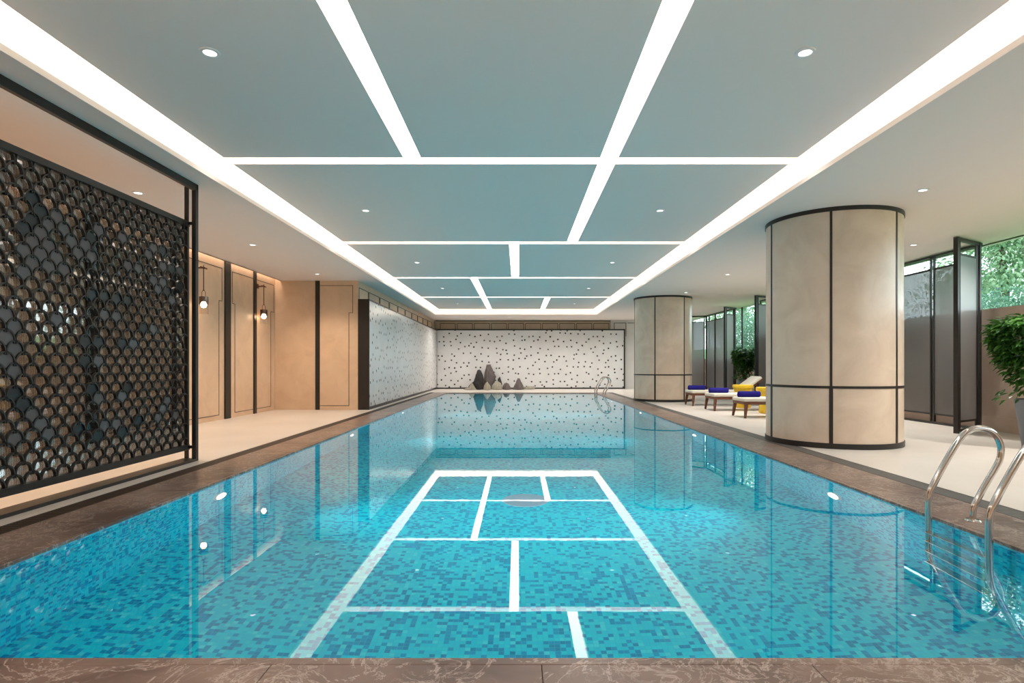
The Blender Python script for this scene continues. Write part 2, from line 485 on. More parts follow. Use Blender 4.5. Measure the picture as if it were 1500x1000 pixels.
m = MB()
def coping_slabs(x0, x1, y0, y1, along):
    n = max(1, round(((y1 - y0) if along == 'y' else (x1 - x0)) / 1.2)); g = 0.0015
    for k in range(n):
        if along == 'y':
            a, b = y0 + (y1 - y0) * k / n, y0 + (y1 - y0) * (k + 1) / n
            m.box(x0, x1, a + g, b - g, -.30, 0)
        else:
            a, b = x0 + (x1 - x0) * k / n, x0 + (x1 - x0) * (k + 1) / n
            m.box(a + g, b - g, y0, y1, -.30, 0)
e = 0.06
coping_slabs(GL0, PX0 - e, 1.2, GY, 'y'); coping_slabs(PX1 + e, GR0, 1.2, GY, 'y')
coping_slabs(PX0 - e, PX1 + e, 1.2, PY0 - e, 'x'); coping_slabs(PX0 - e, PX1 + e, PY1 + e, GY, 'x')
g = .003
for b in ((PX0 - e + g, PX0, PY0 - e, PY1 + e), (PX1, PX1 + e - g, PY0 - e, PY1 + e), (PX0, PX1, PY0 - e + g, PY0), (PX0, PX1, PY1, PY1 + e - g)):
    m.box(*b, -.045, 0)
structure(m.build('trim_1', M['marble'], bevel=.003), 'polished brown veined marble coping around the pool', 'pool coping')

m = MB()
t = .25
m.quad((PX0, PY0, PZ), (PX1, PY0, PZ), (PX1, PY1, PZ), (PX0, PY1, PZ))
m.quad((PX0, PY0, PZ), (PX0, PY1, PZ), (PX0, PY1, -.045), (PX0, PY0, -.045))
m.quad((PX1, PY0, PZ), (PX1, PY1, PZ), (PX1, PY1, -.045), (PX1, PY0, -.045))
m.quad((PX0, PY0, PZ), (PX1, PY0, PZ), (PX1, PY0, -.045), (PX0, PY0, -.045))
m.quad((PX0, PY1, PZ), (PX1, PY1, PZ), (PX1, PY1, -.045), (PX0, PY1, -.045))
structure(m.build('pool_basin', M['mosaic']), 'sunken pool basin lined with turquoise mosaic tiles', 'swimming pool')

m = MB(); m.quad((PX0, PY0, WZ), (PX1, PY0, WZ), (PX1, PY1, WZ), (PX0, PY1, WZ))
tag(m.build('pool_water', M['water']), 'calm clear water filling the long turquoise pool', 'water', kind='stuff')

# drain grates: bars across a channel
def grate(x0, x1, label, mat):
    x0, x1 = sorted((x0, x1)); o = empty('drain_grate', ((x0 + x1) / 2, 1.2, 0), label, 'drain', 'drain grates beside the coping')
    fr = MB(); fr.box(x0, x0 + .02, 1.2, GY, -.05, -.001); fr.box(x1 - .02, x1, 1.2, GY, -.05, -.001)
    fr.box(x0, x1, 1.2, GY, -.30, -.06)
    fr.build('channel', M['blackwood'], o, origin=o.location)
    b = MB(); y = 1.21
    while y < GY - .02:
        b.box(x0 + .02, x1 - .02, y, y + .016, -.03, -.001); y += .03
    b.build('grille', mat, o, origin=o.location)
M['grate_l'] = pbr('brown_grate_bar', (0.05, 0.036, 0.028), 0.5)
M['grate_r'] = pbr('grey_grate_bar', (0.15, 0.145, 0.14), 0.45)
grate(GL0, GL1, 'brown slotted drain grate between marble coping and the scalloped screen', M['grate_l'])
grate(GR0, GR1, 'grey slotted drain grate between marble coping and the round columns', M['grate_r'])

# underwater lamps
first = None
for side, xw, sgn in (('dark screen', PX0, 1), ('stone column', PX1, -1)):
    first = None
    for k in range(4):
        y = 6.6 + 5.2 * k
        lab = 'round underwater lamp in the pool wall, %s from the camera, %s side' % (('first', 'second', 'third', 'fourth')[k], side)
        loc = (xw, y, -.72)
        if first is None:
            first = empty('pool_lamp', loc, lab, 'pool light', 'underwater pool lamps')
            m = MB(); n = 24
            prof = [(.108, .0), (.108, .02), (.13, .02), (.14, 0)]
            ring = []
            for r, d in prof:
                ring.append([(sgn * (d + .001), r * math.cos(2 * PI * s / n), r * math.sin(2 * PI * s / n)) for s in range(n)])
            for rr in ring: m.v += rr
            for a in range(3):
                for s in range(n):
                    s2 = (s + 1) % n; m.f.append([a * n + s, a * n + s2, (a + 1) * n + s2, (a + 1) * n + s])
            m.build('rim', M['white'], first)
            m = MB(); m.v = [(sgn * .014, .108 * math.cos(2 * PI * s / n), .108 * math.sin(2 * PI * s / n)) for s in range(n)]; m.f = [list(range(n))]
            m.build('lens', M['poollens'], first)
        else: dup(first, loc, lab)

for xw, sgn in ((PX0, 1), (PX1, -1)):
    for k in range(4):
        d = bpy.data.lights.new('pool_lamp_beam', 'AREA'); d.shape = 'DISK'; d.size = .2; d.energy = 17; d.color = (.93, .98, 1.0); d.spread = math.radians(84)
        try: d.cycles.use_multiple_importance_sampling = False
        except Exception: pass
        ob = bpy.data.objects.new('pool_lamp_beam', d); C.objects.link(ob); ob.location = (xw + sgn * .03, 6.6 + 5.2 * k, -.72)
        ob.rotation_euler = (0, -sgn * math.radians(95), 0); ob['kind'] = 'helper'

# main drain on the pool floor
m = MB(); m.lathe([(0, .012), (.27, .012), (.29, 0)], (.09, 7.3, PZ), 36)
tag(m.build('pool_drain_cover', pbr('pale_drain_cover', (.32, .42, .52), .5), origin=(.09, 7.3, PZ)), 'round pale drain cover on the turquoise pool floor', 'drain')

# ------------------------------------------------------------------ ceiling
CX0, CX1, CY0, CY1 = -4.03, 3.84, -3.0, 28.6        # coffer opening in the soffit
RX0, RX1, RY0, RY1 = -3.764, 3.575, -2.7, 27.9      # raised panel field
ceil = MB()
ceil.box(-6.92, CX0, YN - .3, YF + .3, ZS, ZS + .06); ceil.box(CX1, XR + .2, YN - .3, YF + .3, ZS, ZS + .06)
ceil.box(CX0, CX1, CY1, YF + .3, ZS, ZS + .06); ceil.box(CX0, CX1, YN - .3, CY0, ZS, ZS + .06)
ceil.box(XL - .3, -6.92, YN - .3, YF + .3, 4.12, 4.2)          # over the wall slot
ceil.box(-6.92, -6.86, YN - .3, YF + .3, ZS, 4.12)
ceil.box(-6.92, XR + .3, YN - .3, YF + .3, 4.14, 4.25)          # slab above everything
ceil.box(XR + .1, XR + .3, YN - .3, YF + .3, ZS, 4.14)
# raised panels, split by the light slots
cross = [7.504 + 5.11 * k for k in range(4)]
CW = .24
rows = [(RY0, cross[0])] + [(cross[k] + CW, cross[k + 1]) for k in range(3)] + [(cross[3] + CW, RY1)]
SLA, SLB, SLC = (-1.468, -1.243), (1.05, 1.28), (-.20, .02)
longs = [[SLA, SLB], [SLB], [SLC], [SLA], [SLA, SLB]]
for (y0, y1), sl in zip(rows, longs):
    xs = [RX0] + [q for s in sl for q in s] + [RX1]
    for k in range(0, len(xs), 2): ceil.box(xs[k], xs[k + 1], y0, y1, ZR, ZR + .105)
structure(ceil.build('ceiling', M['ceiling']), 'white ceiling with recessed bay divided by glowing light slots', 'ceiling')

def light_strip(x0, x1, y0, y1, z, label, cat='linear light', group='light strips in the ceiling', mat='strip'):
    m = MB(); m.box(x0, x1, y0, y1, z, z + .012)
    c = ((x0 + x1) / 2, (y0 + y1) / 2, z)
    return tag(m.build('linear_ceiling_light', M[mat], origin=c), label, cat, group)
ZD = ZR + .108
nth = ('first', 'second', 'third', 'fourth', 'fifth')
for k, y in enumerate(cross):
    light_strip(RX0 + .02, RX1 - .02, y - .01, y + CW + .01, ZD, '%s glowing white cross strip of the ceiling counting from the camera' % nth[k])
bay = ('nearest the camera', 'between cross strips one and two', 'between cross strips two and three', 'between cross strips three and four', 'beyond the last cross strip')
for k, ((y0, y1), sl) in enumerate(zip(rows, longs)):
    for s in sl:
        side = 'screen side' if s is SLA else ('column side' if s is SLB else 'middle')
        light_strip(s[0] - .01, s[1] + .01, y0 + .011, y1 - .011, ZD, 'lengthwise glowing strip, %s, ceiling bay %s' % (side, bay[k]))
# perimeter cove: trough faces behind the soffit lip emit, replacing hidden LED strips
def cove(name_label, boxes):
    m = MB()
    for b in boxes: m.box(*b)
    return tag(m.build('cove_light', M['cove']), name_label, 'cove light', 'cove lights around the ceiling bay')
cove('long warm cove light along the scalloped screen side of the ceiling bay',
     [(-4.45, RX0 - .0, CY0, CY1 + .4, 4.09, 4.11), (-4.47, -4.45, CY0, CY1 + .4, ZS + .06, 4.11)])
cove('long warm cove light above the round columns side of the ceiling bay',
     [(RX1, 4.26, CY0, CY1 + .4, 4.09, 4.11), (4.26, 4.28, CY0, CY1 + .4, ZS + .06, 4.11)])
cove('short warm cove light across the far end of the ceiling bay',
     [(RX0, RX1, RY1, CY1 + .4, 4.09, 4.11), (-4.44, 4.25, CY1 + .4, CY1 + .42, ZS + .06, 4.11)])

# wall wash strip above the left wall
m = MB(); m.box(-6.90, -6.86 + .0, 4.0, 17.0, 4.0, 4.1)
m = MB(); m.box(XL + .02, -6.93, 4.0, 17.0, 4.08, 4.10)
tag(m.build('wall_wash_light', M['wallwash']), 'warm light slot where the ceiling meets the beige panelled wall', 'cove light')

# downlights
def make_downlight(loc, label, group):
    o = empty('downlight', loc, label, 'ceiling light', group)
    r = MB(); r.lathe([(.052, .0), (.055, -.012), (.078, -.010), (.082, 0)], seg=24); r.build('rim', M['white'], o, smooth=True)
    l = MB(); n = 20; l.v = [(.052 * math.cos(2 * PI * s / n), .052 * math.sin(2 * PI * s / n), -.004) for s in range(n)]; l.f = [list(range(n))]
    l.build('lens', M['lens'], o)
    return o
def lamp(loc, power, col, angle=130, blend=1.0, r=.04):
    d = bpy.data.lights.new('downlight_and_fill_beam', 'SPOT'); d.energy = power; d.color = col; d.spot_size = math.radians(angle); d.spot_blend = blend
    d.shadow_soft_size = r
    try: d.cycles.use_multiple_importance_sampling = False
    except Exception: pass
    o = bpy.data.objects.new('downlight_and_fill_beam', d); C.objects.link(o); o.location = (loc[0], loc[1], loc[2] - .03)
    o['kind'] = 'helper'
    return o
proto = None
WARM, NEUT = (1.0, .76, .55), (1.0, .93, .85)
dl = []
for k in range(5):
    for x, side in ((-2.61, 'screen side'), (2.43, 'column side')):
        dl.append(((x, 4.97 + 5.09 * k, ZR), 'round downlight, %s, ceiling bay %s' % (side, bay[k]), 'downlights over the pool', 0))
for k in range(3):
    y = (8.34, 11.95, 15.78)[k]
    dl.append(((-5.40, y, ZS), 'round downlight over the deck by the beige wall, %s from the camera' % nth[k], 'downlights over the screen side deck', 1))
for k in range(4):
    y = (8.21, 11.9, 15.87, 19.8)[k]
    dl.append(((5.66, y, ZS), 'round downlight above the lounger deck by the columns, %s from the camera' % nth[k], 'downlights over the lounger deck', 2))
for k in range(3):
    y = (11.95, 15.9, 20.0)[k]
    dl.append(((8.05, y, ZS), 'small round downlight near the fluted glass screens, %s from the camera' % nth[k], 'downlights by the glass screens', 2))
for x, w in ((-.46, 'middle'), (2.6, 'column end')):
    dl.append(((x, 30.2, ZS), 'small round downlight before the far dotted panel at its %s' % w, 'downlights by the far wall', 3))
for loc, lab, grp, z in dl:
    if loc[0] == 5.66 and abs(loc[1] - 11.9) < .1: continue       # stands inside the column's shadow, hidden in the photo
    if loc[0] == 8.05 and loc[1] > 15: continue
    if proto is None: proto = make_downlight(loc, lab, grp)
    else:
        o = dup(proto, loc, lab); o['group'] = grp
LAMPS = []
for x in (-5.4, -2.6, 0, 2.43, 5.66): LAMPS.append(lamp((x, -1.2, ZS), 240, NEUT))  # unseen lamps added behind the camera to brighten the raised ceiling panels
for y in (1.0, 4.7, 8.34, 11.95, 15.5):
    LAMPS.append(lamp((-5.40, y, ZS), 215, WARM))
for y, pw_ in ((4.5, 170), (7.0, 110), (14.6, 170), (16.6, 170), (18.6, 90), (25.5, 170)): LAMPS.append(lamp((5.8, y, ZS), pw_, NEUT))
for y in (8.0, 11.95, 15.9): LAMPS.append(lamp((8.05, y, ZS), 300, NEUT))
for x in (-3.2, -.46, 2.6, 5.2): LAMPS.append(lamp((x, 29.6, ZS), 165, NEUT, 150))  # wide beams to brighten the far wall; outer two added without fixtures
LAMPS.append(lamp((7.3, 28.2, ZS), 150, (1, .96, .95)))  # unseen lamp added to brighten the right end of the far wall

# ------------------------------------------------------------------ left wall and its return
def line_strip(mb, pts, axis, d, w=.014, t=.006):
    """thin inlay along 2D points on a plane; axis 'x' = plane of constant x"""
    for a, b in zip(pts, pts[1:]):
        lo0, hi0 = min(a[0], b[0]) - w / 2, max(a[0], b[0]) + w / 2
        lo1, hi1 = min(a[1], b[1]) - w / 2, max(a[1], b[1]) + w / 2
        if axis == 'x': mb.box(d, d + t, lo0, hi0, lo1, hi1)
        else: mb.box(lo0, hi0, d - t, d, lo1, hi1)
m = MB(); m.box(XL - .3, XL, YN, 17.36, 0, 4.14)
wl = structure(m.build('wall_left', M['beige']), 'beige stone wall with dark inlay lines behind the pendants', 'wall')
posts = [(14.14, 14.41), (15.69, 15.83), (12.0, 12.14), (9.6, 9.87), (7.3, 7.44)]
for y0, y1 in posts:
    m = MB(); m.box(XL - .01, XL + .035, y0, y1, 0, 4.10); p = m.build('post', M['black'], wl)
for pts in ([(12.14, 3.61), (14.03, 3.61), (14.03, 2.825), (13.89, 2.825), (13.89, .12), (12.14, .12)],
            [(15.69, 3.61), (14.54, 3.61), (14.54, 2.825), (14.67, 2.825), (14.67, .12), (15.69, .12)],
            [(15.83, 3.61), (17.0, 3.61), (17.0, 2.825), (16.8, 2.825), (16.8, .12), (15.83, .12)],
            [(12.0, 3.61), (10.0, 3.61), (10.0, 2.825), (10.14, 2.825), (10.14, .12), (12.0, .12)]):
    m = MB(); line_strip(m, pts, 'x', XL); m.build('inlay', M['inlay'], wl)

YR = 17.07
m = MB(); m.box(-7.078, -5.90, YR + .02, YR + .3, 0, 4.1); m.box(-5.77, -4.656, YR, YR + .3, 0, ZS); m.box(-5.90, -5.77, YR + .06, YR + .3, 0, ZS)
wr = structure(m.build('wall_left_return', M['beige'], bevel=.004), 'beige stone return wall facing the camera beside the dotted panel', 'wall')
m = MB(); m.box(-5.895, -5.765, YR - .012, YR + .058, 0, ZS); m.build('post', M['black'], wr)
m = MB(); line_strip(m, [(-5.764, 3.61), (-4.81, 3.61), (-4.81, 2.82), (-4.92, 2.82), (-4.92, .12), (-5.764, .12)], 'y', YR); m.build('inlay', M['inlay'], wr)

# ---- band wall behind / above the left dotted panel
def skew(y): return -4.33 - .12 * (y - YR) / (YF - YR)       # face of the dotted panel
m = MB()
m.prism([(-4.66, YR + .001), (-5.2, YR + .001), (-5.2, YF), (-4.60, YF)], 'z', 0, ZS)
wb = structure(m.build('wall_left_far', M['beige']), 'pale stone band above the long dotted panel', 'wall')
def bx(y): return -4.66 + .06 * (y - YR) / (YF - YR)
yy = YR + .1; k = 0
edges = [(YR + .1, 18.2)] + [(18.3 + 1.45 * i, 18.3 + 1.45 * i + 1.33) for i in range(9)]
m = MB()
for a, b in edges:
    for p, q in (((a, 3.56), (b, 3.56)), ((a, 3.2), (a, 3.56)), ((b, 3.2), (b, 3.56))):
        m.beam((bx(p[0]) + .004, p[0], p[1]), (bx(q[0]) + .004, q[0], q[1]), .02, .02)
m.build('inlay', M['inlay'], wb)

# left dotted panel: white face, dark end cap and rims
o = empty('dotted_panel', (-4.4, YR, 0), 'long white dotted wall panel running beside the pool', 'wall panel', 'white dotted panels')
org = o.location
m = MB(); m.prism([(skew(YR), YR + .02), (-4.61, YR + .02), (-4.555, YF - .02), (skew(YF), YF - .02)], 'z', .09, 3.17)
m.build('face', M['dots_left'], o, origin=org)
m = MB()
m.prism([(skew(YR) - .004, YR + .02), (-4.61, YR + .02), (-4.555, YF - .02), (skew(YF) - .004, YF - .02)], 'z', 0, .09)
m.prism([(skew(YR) + .006, YR), (-4.61, YR), (-4.555, YF - .02), (skew(YF) + .006, YF - .02)], 'z', 3.17, 3.22)
m.build('rim', M['black'], o, origin=org)
m = MB(); m.box(-4.655, skew(YR) + .004, YR - .01, YR + .02, 0, 3.22); m.build('end_cap', M['blackwood'], o, origin=org)

# ------------------------------------------------------------------ far wall
m = MB(); m.box(-5.2, XR + .3, YF + .055, YF + .35, 0, ZS)
fw = structure(m.build('wall_back', mottled('lit_far_stone', [(.3, (.70, .66, .63)), (.7, (.76, .72, .69))], 1.5, 6, .4)), 'far stone wall lightened for window light, with thin inlay lines', 'wall')  # window light on this stone is put into its pale colour
m = MB(); line_strip(m, [(6.05, 3.62), (6.6, 3.62), (6.6, 2.9), (6.9, 2.9), (6.9, .75), (9.3, .75)], 'y', YF + .05, .03, .01)
line_strip(m, [(5.3, 3.2), (5.3, 3.62), (5.95, 3.62), (5.95, 2.9)], 'y', YF + .05, .03, .01)
m.build('inlay', M['inlay'], fw)
o = empty('bulkhead_panel', (.3, YF, 3.25), 'stone band of framed squares, darkened for shade, above the far dotted panel', 'wall panel')
org = o.location
BR = mottled('shaded_far_stone', [(.3, (.36, .27, .185)), (.7, (.43, .33, .23))], 1.5, 6, .5)  # far stone left unlit here, its shade put into the brown colour
m = MB(); m.box(-4.53, 5.08, YF - .12, YF + .05, 3.275, ZS - .004); m.build('board', BR, o, origin=org)
m = MB()
for k in range(10):
    a = wx(645, 32.25) + k * .936; b = a + .83
    line_strip(m, [(a, 3.295), (a, 3.585), (b, 3.585), (b, 3.295)], 'y', YF - .12, .03, .01)
m.box(-4.53, 5.08, YF - .13, YF - .118, 3.70, 3.745)
m.build('inlay', M['inlay'], o, origin=org)
o = empty('dotted_panel', (.7, YF - .1, 0), 'wide white dotted wall panel across the far end of the pool', 'wall panel', 'white dotted panels')
org = o.location
XD0, XD1 = -4.43, 5.78
m = MB(); m.box(XD0, XD1, YF - .22, YF + .03, .06, 3.2); m.build('face', M['dots_back'], o, origin=org)
m = MB(); m.box(XD0, XD1 + .07, YF - .24, YF + .03, 3.2, 3.27); m.box(XD0, XD1 + .07, YF - .24, YF + .03, .0, .07); m.box(XD1, XD1 + .07, YF - .24, YF + .03, .07, 3.2)
m.build('rim', M['black'], o, origin=org)

# ------------------------------------------------------------------ wall behind the camera
m = MB(); m.box(XL - .3, XR + .3, YN - .3, YN, 0, 4.14)
structure(m.build('wall_front', M['beige']), 'beige stone wall behind the camera', 'wall')

# ------------------------------------------------------------------ right wall, windows, garden
WSP = 22.0
m = MB(); m.box(XR, XR + .2, YN, WSP, 0, 2.42); m.box(XR, XR + .2, WSP, YF + .05, 0, 1.6)
wrt = structure(m.build('wall_right', M['brownwall']), 'brown stone wall below the garden windows', 'wall')
m = MB(); m.box(XR - .03, XR, YN, YF, 0, .28); structure(m.build('baseboard_right', M['brownwall']), 'low brown stone ledge along the foot of the window wall', 'baseboard')
ys = [-5, -1, 3, 7, 10.6, 16.6, 20.6, WSP]
m = MB(); m.quad((XR + .1, YN, 2.42), (XR + .1, WSP, 2.42), (XR + .1, WSP, ZS), (XR + .1, YN, ZS))
w1 = structure(m.build('window_1', M['window']), 'long clear garden window above the brown stone wall', 'window')
m = MB()
for y in (-1, 3, 7, 16.8, 21.97): m.box(XR + .07, XR + .13, y - .025, y + .025, 2.42, ZS)
m.build('mullion', M['black'], w1)
m = MB(); m.quad((XR + .1, WSP, 1.6), (XR + .1, YF, 1.6), (XR + .1, YF, ZS), (XR + .1, WSP, ZS))
w2 = structure(m.build('window_2', M['window']), 'taller clear garden window behind the far glass screens', 'window')
m = MB()
for y in (24.9, 29.2): m.box(XR + .07, XR + .13, y - .025, y + .025, 1.6, ZS)
m.build('mullion', M['black'], w2)
# garden bank outside
m = MB(); m.prism([(XR + .2, -.2), (XR + .2, 1.55), (13, 2.0), (20, 3.0), (44, 4.0), (44, -.2)], 'y', -12, 75)
structure(m.build('garden_bank', M['lawn']), 'grassy garden bank outside the windows', 'ground')


def leaf(mb, p, d, up, ln, wd):
    """a folded six-point leaf at p along d"""
    s = d.cross(up)
    if s.length < 1e-4: s = Vector((1, 0, 0))
    s.normalize(); n = s.cross(d).normalized()
    i = len(mb.v)
    P = [p, p + d * ln * .35 + s * wd * .5 + n * ln * .08, p + d * ln * .75 + s * wd * .32 + n * ln * .03, p + d * ln - n * ln * .08,
         p + d * ln * .75 - s * wd * .32 + n * ln * .03, p + d * ln * .35 - s * wd * .5 + n * ln * .08, p + d * ln * .5]
    mb.v += [tuple(q) for q in P]
    mb.f += [[i, i + 1, i + 6], [i + 1, i + 2, i + 6], [i + 2, i + 3, i + 6], [i + 3, i + 4, i + 6], [i + 4, i + 5, i + 6], [i + 5, i, i + 6]]


def rdir():
    while True:
        v = Vector((random.uniform(-1, 1), random.uniform(-1, 1), random.uniform(-1, 1)))
        if .1 < v.length < 1: return v.normalized()


def garden_tree(loc, h, r, n, label, kind, mat, trunk=True, lsize=.16):
    o = empty(kind, loc, label, 'tree' if trunk else 'bush', 'garden trees outside the windows' if trunk else 'garden bushes outside the windows')
    mb = MB()
    z0 = h * .35 if trunk else r * .2
    blobs = [(Vector((random.uniform(-.6, .6) * r, random.uniform(-.6, .6) * r, random.uniform(z0, h - r * .4))), random.uniform(.4, .65) * r) for _ in range(14)]
    for k in range(n):
        c, br = random.choice(blobs); d = rdir()
        p = c + d * br * random.uniform(.75, 1.05)
        dd = (d + rdir() * .8 + Vector((0, 0, -.35))).normalized()
        leaf(mb, p, dd, Vector((0, 0, 1)) + rdir() * .5, lsize * random.uniform(.7, 1.3), lsize * .55)
    mb.build('foliage', mat, o)
    if trunk:
        t_ = MB(); t_.tube([(0, 0, -.1), (.1, 0, h * .3), (-.05, .1, h * .6), (0, 0, h * .85)], .1, 8, radii=[.16, .12, .08, .03]); t_.build('trunk', M['bark'], o, smooth=True)
    return o


def bank_z(x): return 1.55 + (x - 9.6) / 3.4 * .45 if x < 13 else 2.0 + (x - 13) / 7
for k, (x, y, h, r, w) in enumerate([(11.2, 13.4, 1.0, 1.1, 'low clipped bush just beyond the window wall beside the nearest glass screen'),
                                     (12.6, 16.0, 1.5, 1.5, 'mid height bush in the nearest garden window below the tree crowns'),
                                     (11.2, 20.2, 1.2, 1.2, 'bush seen above the brown wall behind the nearest glass screen'),
                                     (11.6, 27.4, 2.2, 1.5, 'green bush outside behind the far potted plant'),
                                     (12.4, 31.5, 2.6, 1.7, 'light green bush outside between the far glass screens')]):
    garden_tree((x, y, bank_z(x) - .1), h, r, 5200, w, 'garden_bush', M['leaf_bush'], False, .10)
for k, (x, y, h, r, w) in enumerate([(16.5, 20.0, 5.6, 2.6, 'leafy tree filling the top of the nearest garden window'),
                                     (31.0, 36.0, 11.0, 4.0, 'tall pale green tree behind the white garden building'),
                                     (15.0, 39.0, 6.0, 3.0, 'yellow green tree seen past the far potted plant'),
                                     (14.2, 12.6, 5.6, 2.4, 'tree outside reflected in the narrow glass pane of the nearest screen'),
                                     (21.5, 50.0, 8.0, 3.4, 'broad tree outside beyond the fluted glass panels')]):
    garden_tree((x, y, bank_z(x) - .2), h, r, 8000, w, 'garden_tree', M['leaf_tree'], True, .17)
o = empty('garden_building', (24, 29, 3.2), 'pale building glimpsed among the garden trees', 'building'); org = o.location
m = MB(); m.box(22, 28, 26.0, 31.0, 3.2, 5.3); m.box(21.6, 28, 25.8, 31.2, 5.3, 5.6); m.build('wall', M['building'], o, origin=org)
for k in range(4):
    m = MB(); y = 26.5 + 1.1 * k; m.box(21.97, 22.05, y, y + .8, 4.0, 5.1); m.build('window', M['bwindow'], o, origin=org)

# ------------------------------------------------------------------ round stone columns
def make_column(loc, label, a0):
    o = empty('stone_column', loc, label, 'column', 'round stone columns beside the pool')
    R = 1.035
    m = MB(); m.lathe([(R, .0), (R, ZS)], seg=96); m.build('shaft', M['colstone'], o, smooth=True)
    for z0, z1, t in ((0, .085, .014), (.935, .975, .008), (ZS - .065, ZS, .014)):
        m = MB(); m.lathe([(R - .02, z0), (R + t, z0), (R + t, z1), (R - .02, z1)], seg=96); m.build('trim_ring', M['black'], o, smooth=True)
    for k in range(6):
        a = a0 + k * PI / 3
        m = MB()
        for z0, z1, w in ((.085, .935, .055), (.975, ZS - .065, .036)):
            c, s = math.cos(a), math.sin(a); q = w / 2
            pts = [(R - .03, -q), (R + .008, -q), (R + .008, q), (R - .03, q)]
            m.prism([(c * x - s * y, s * x + c * y) for x, y in pts], 'z', z0, z1)
        m.build('vertical_trim', M['black'], o)
    return o
A0 = math.radians(241.5)
c1 = make_column((5.35, 10.02, 0), 'large round beige stone column with black trim, nearer the camera', A0)
c2 = dup(c1, (5.31, 21.57, 0), 'round beige stone column with black trim beside the loungers, smaller in view')

# ------------------------------------------------------------------ scalloped metal screen
SX = -4.50                                   # lattice plane
SY0, SY1, SZ0, SZ1 = 2.6, 8.0, .19, 3.22
o = empty('decorative_screen', (SX, 5.3, 0), 'tall black scalloped metal screen with dark fluted glass beside the pool', 'screen'); org = o.location
m = MB()
m.box(-4.41, -4.355, 7.93, 8.0, 0.03, 3.73); m.box(-4.41, -4.355, SY0 - .2, 8.0, 3.66, 3.75); m.box(-4.56, -4.355, SY0 - .2, 8.0, 0, .035)
m.box(-4.41, -4.355, SY0 - .2, SY0 - .13, .03, 3.73)
m.build('outer_frame', M['black'], o, origin=org, bevel=.004)
m = MB(); m.box(-4.55, -4.50, 8.0, 8.03, .03, 3.73); m.build('inner_post', M['black'], o, origin=org, bevel=.003)
m = MB()
m.box(SX - .03, SX + .03, SY0, SY1, SZ1 - .04, SZ1 + .03); m.box(SX - .03, SX + .03, SY0, SY1, SZ0 - .04, SZ0 + .03)
m.box(SX - .02, SX + .02, SY1 - .04, SY1, SZ0, SZ1); m.box(SX - .02, SX + .02, SY0, SY0 + .04, SZ0, SZ1)
for z in (SZ0, SZ1): m.box(-4.48, -4.40, 7.95, 7.98, z - .02, z + .02)
m.build('panel_frame', M['black'], o, origin=org, bevel=.003)
for a, b in ((SY0, 3.46), (3.465, 4.96), (4.965, 6.455), (6.46, SY1)):
    m = MB(); m.box(SX - .035, SX - .025, a, b, SZ0, SZ1); m.build('glass_panel', M['fluted'], o, origin=org)
PITCH, RISE, RAD = .19, .10, .094
arcs = MB(); nodes = []
nrow = int((SZ1 - SZ0 - .1) / RISE) + 1
for j in range(nrow):
    zt = .325 + RISE * j
    zc = zt - RAD * 1.05
    k = 0
    yc = 7.90 - (PITCH / 2 if j % 2 else 0)
    if j % 2 == 0: pass
    while yc > SY0 + .05:
        nodes.append((yc, zc, j))
        seg = 14; i = len(arcs.v)
        a0, a1 = math.radians(-22), math.radians(202)
        for s in range(seg + 1):
            a = a0 + (a1 - a0) * s / seg; cc, ss = math.cos(a), math.sin(a) * 1.05
            y_, z_ = yc + RAD * cc, zc + RAD * ss; y2, z2 = yc + (RAD - .013) * cc, zc + (RAD - .013) * ss
            y_ = min(y_, SY1 - .02); y2 = min(y2, SY1 - .02); z_ = min(z_, SZ1 - .02); z2 = min(z2, SZ1 - .02)
            arcs.v += [(SX - .014, y_, z_), (SX + .017, y_, z_), (SX + .017, y2, z2), (SX - .014, y2, z2)]
        for s in range(seg):
            b0, b1 = i + 4 * s, i + 4 * (s + 1)
            for q in range(4): arcs.f.append([b0 + q, b0 + (q + 1) % 4, b1 + (q + 1) % 4, b1 + q])
        yc -= PITCH
arcs.build('scallop_lattice', M['black'], o, origin=org)
DARK = [(41.6, 294.4), (55, 313.6), (42.4, 326), (28.8, 337.6), (132.8, 353.6), (131, 433.6), (151, 436.8), (121.6, 501), (142.4, 501), (121.6, 529.6),
        (133, 571), (113.6, 630), (142.4, 637.6), (237.8, 372.5), (244.5, 429.5), (263, 422), (169.5, 437), (186, 440.8), (210, 482), (180, 503),
        (250, 396.5), (186, 567.5), (201.8, 615.5), (178.5, 632), (20, 577), (33, 592)]
GREY = [(78, 321.6), (65.6, 332.8), (54.4, 344), (89.6, 337.6), (140.8, 342), (100.8, 356.8), (28.8, 369.6), (53.6, 376), (78.4, 379), (66.4, 392), (28, 398),
        (112, 374), (131, 377.6), (78, 469), (151, 464), (5, 462), (14.4, 478), (141.6, 528), (142.4, 584), (41.6, 608), (56, 621), (68, 635), (17, 641.6),
        (152, 622), (177.8, 353), (222, 368), (214.5, 377), (185, 393.5), (201, 396.5), (223.5, 414.5), (237, 417.5), (231, 428), (249.8, 441.5), (169.5, 465.5),
        (223.5, 483.5), (194, 504.5), (236, 392), (261, 401), (177.8, 579.5), (244.5, 585.5), (238.5, 597.5), (255, 605), (231, 611), (170, 618.5), (154.5, 620),
        (12, 500), (28, 512), (5, 530), (18, 548), (70, 368), (40, 386), (95, 390), (120, 362), (48, 360)]
used = set()
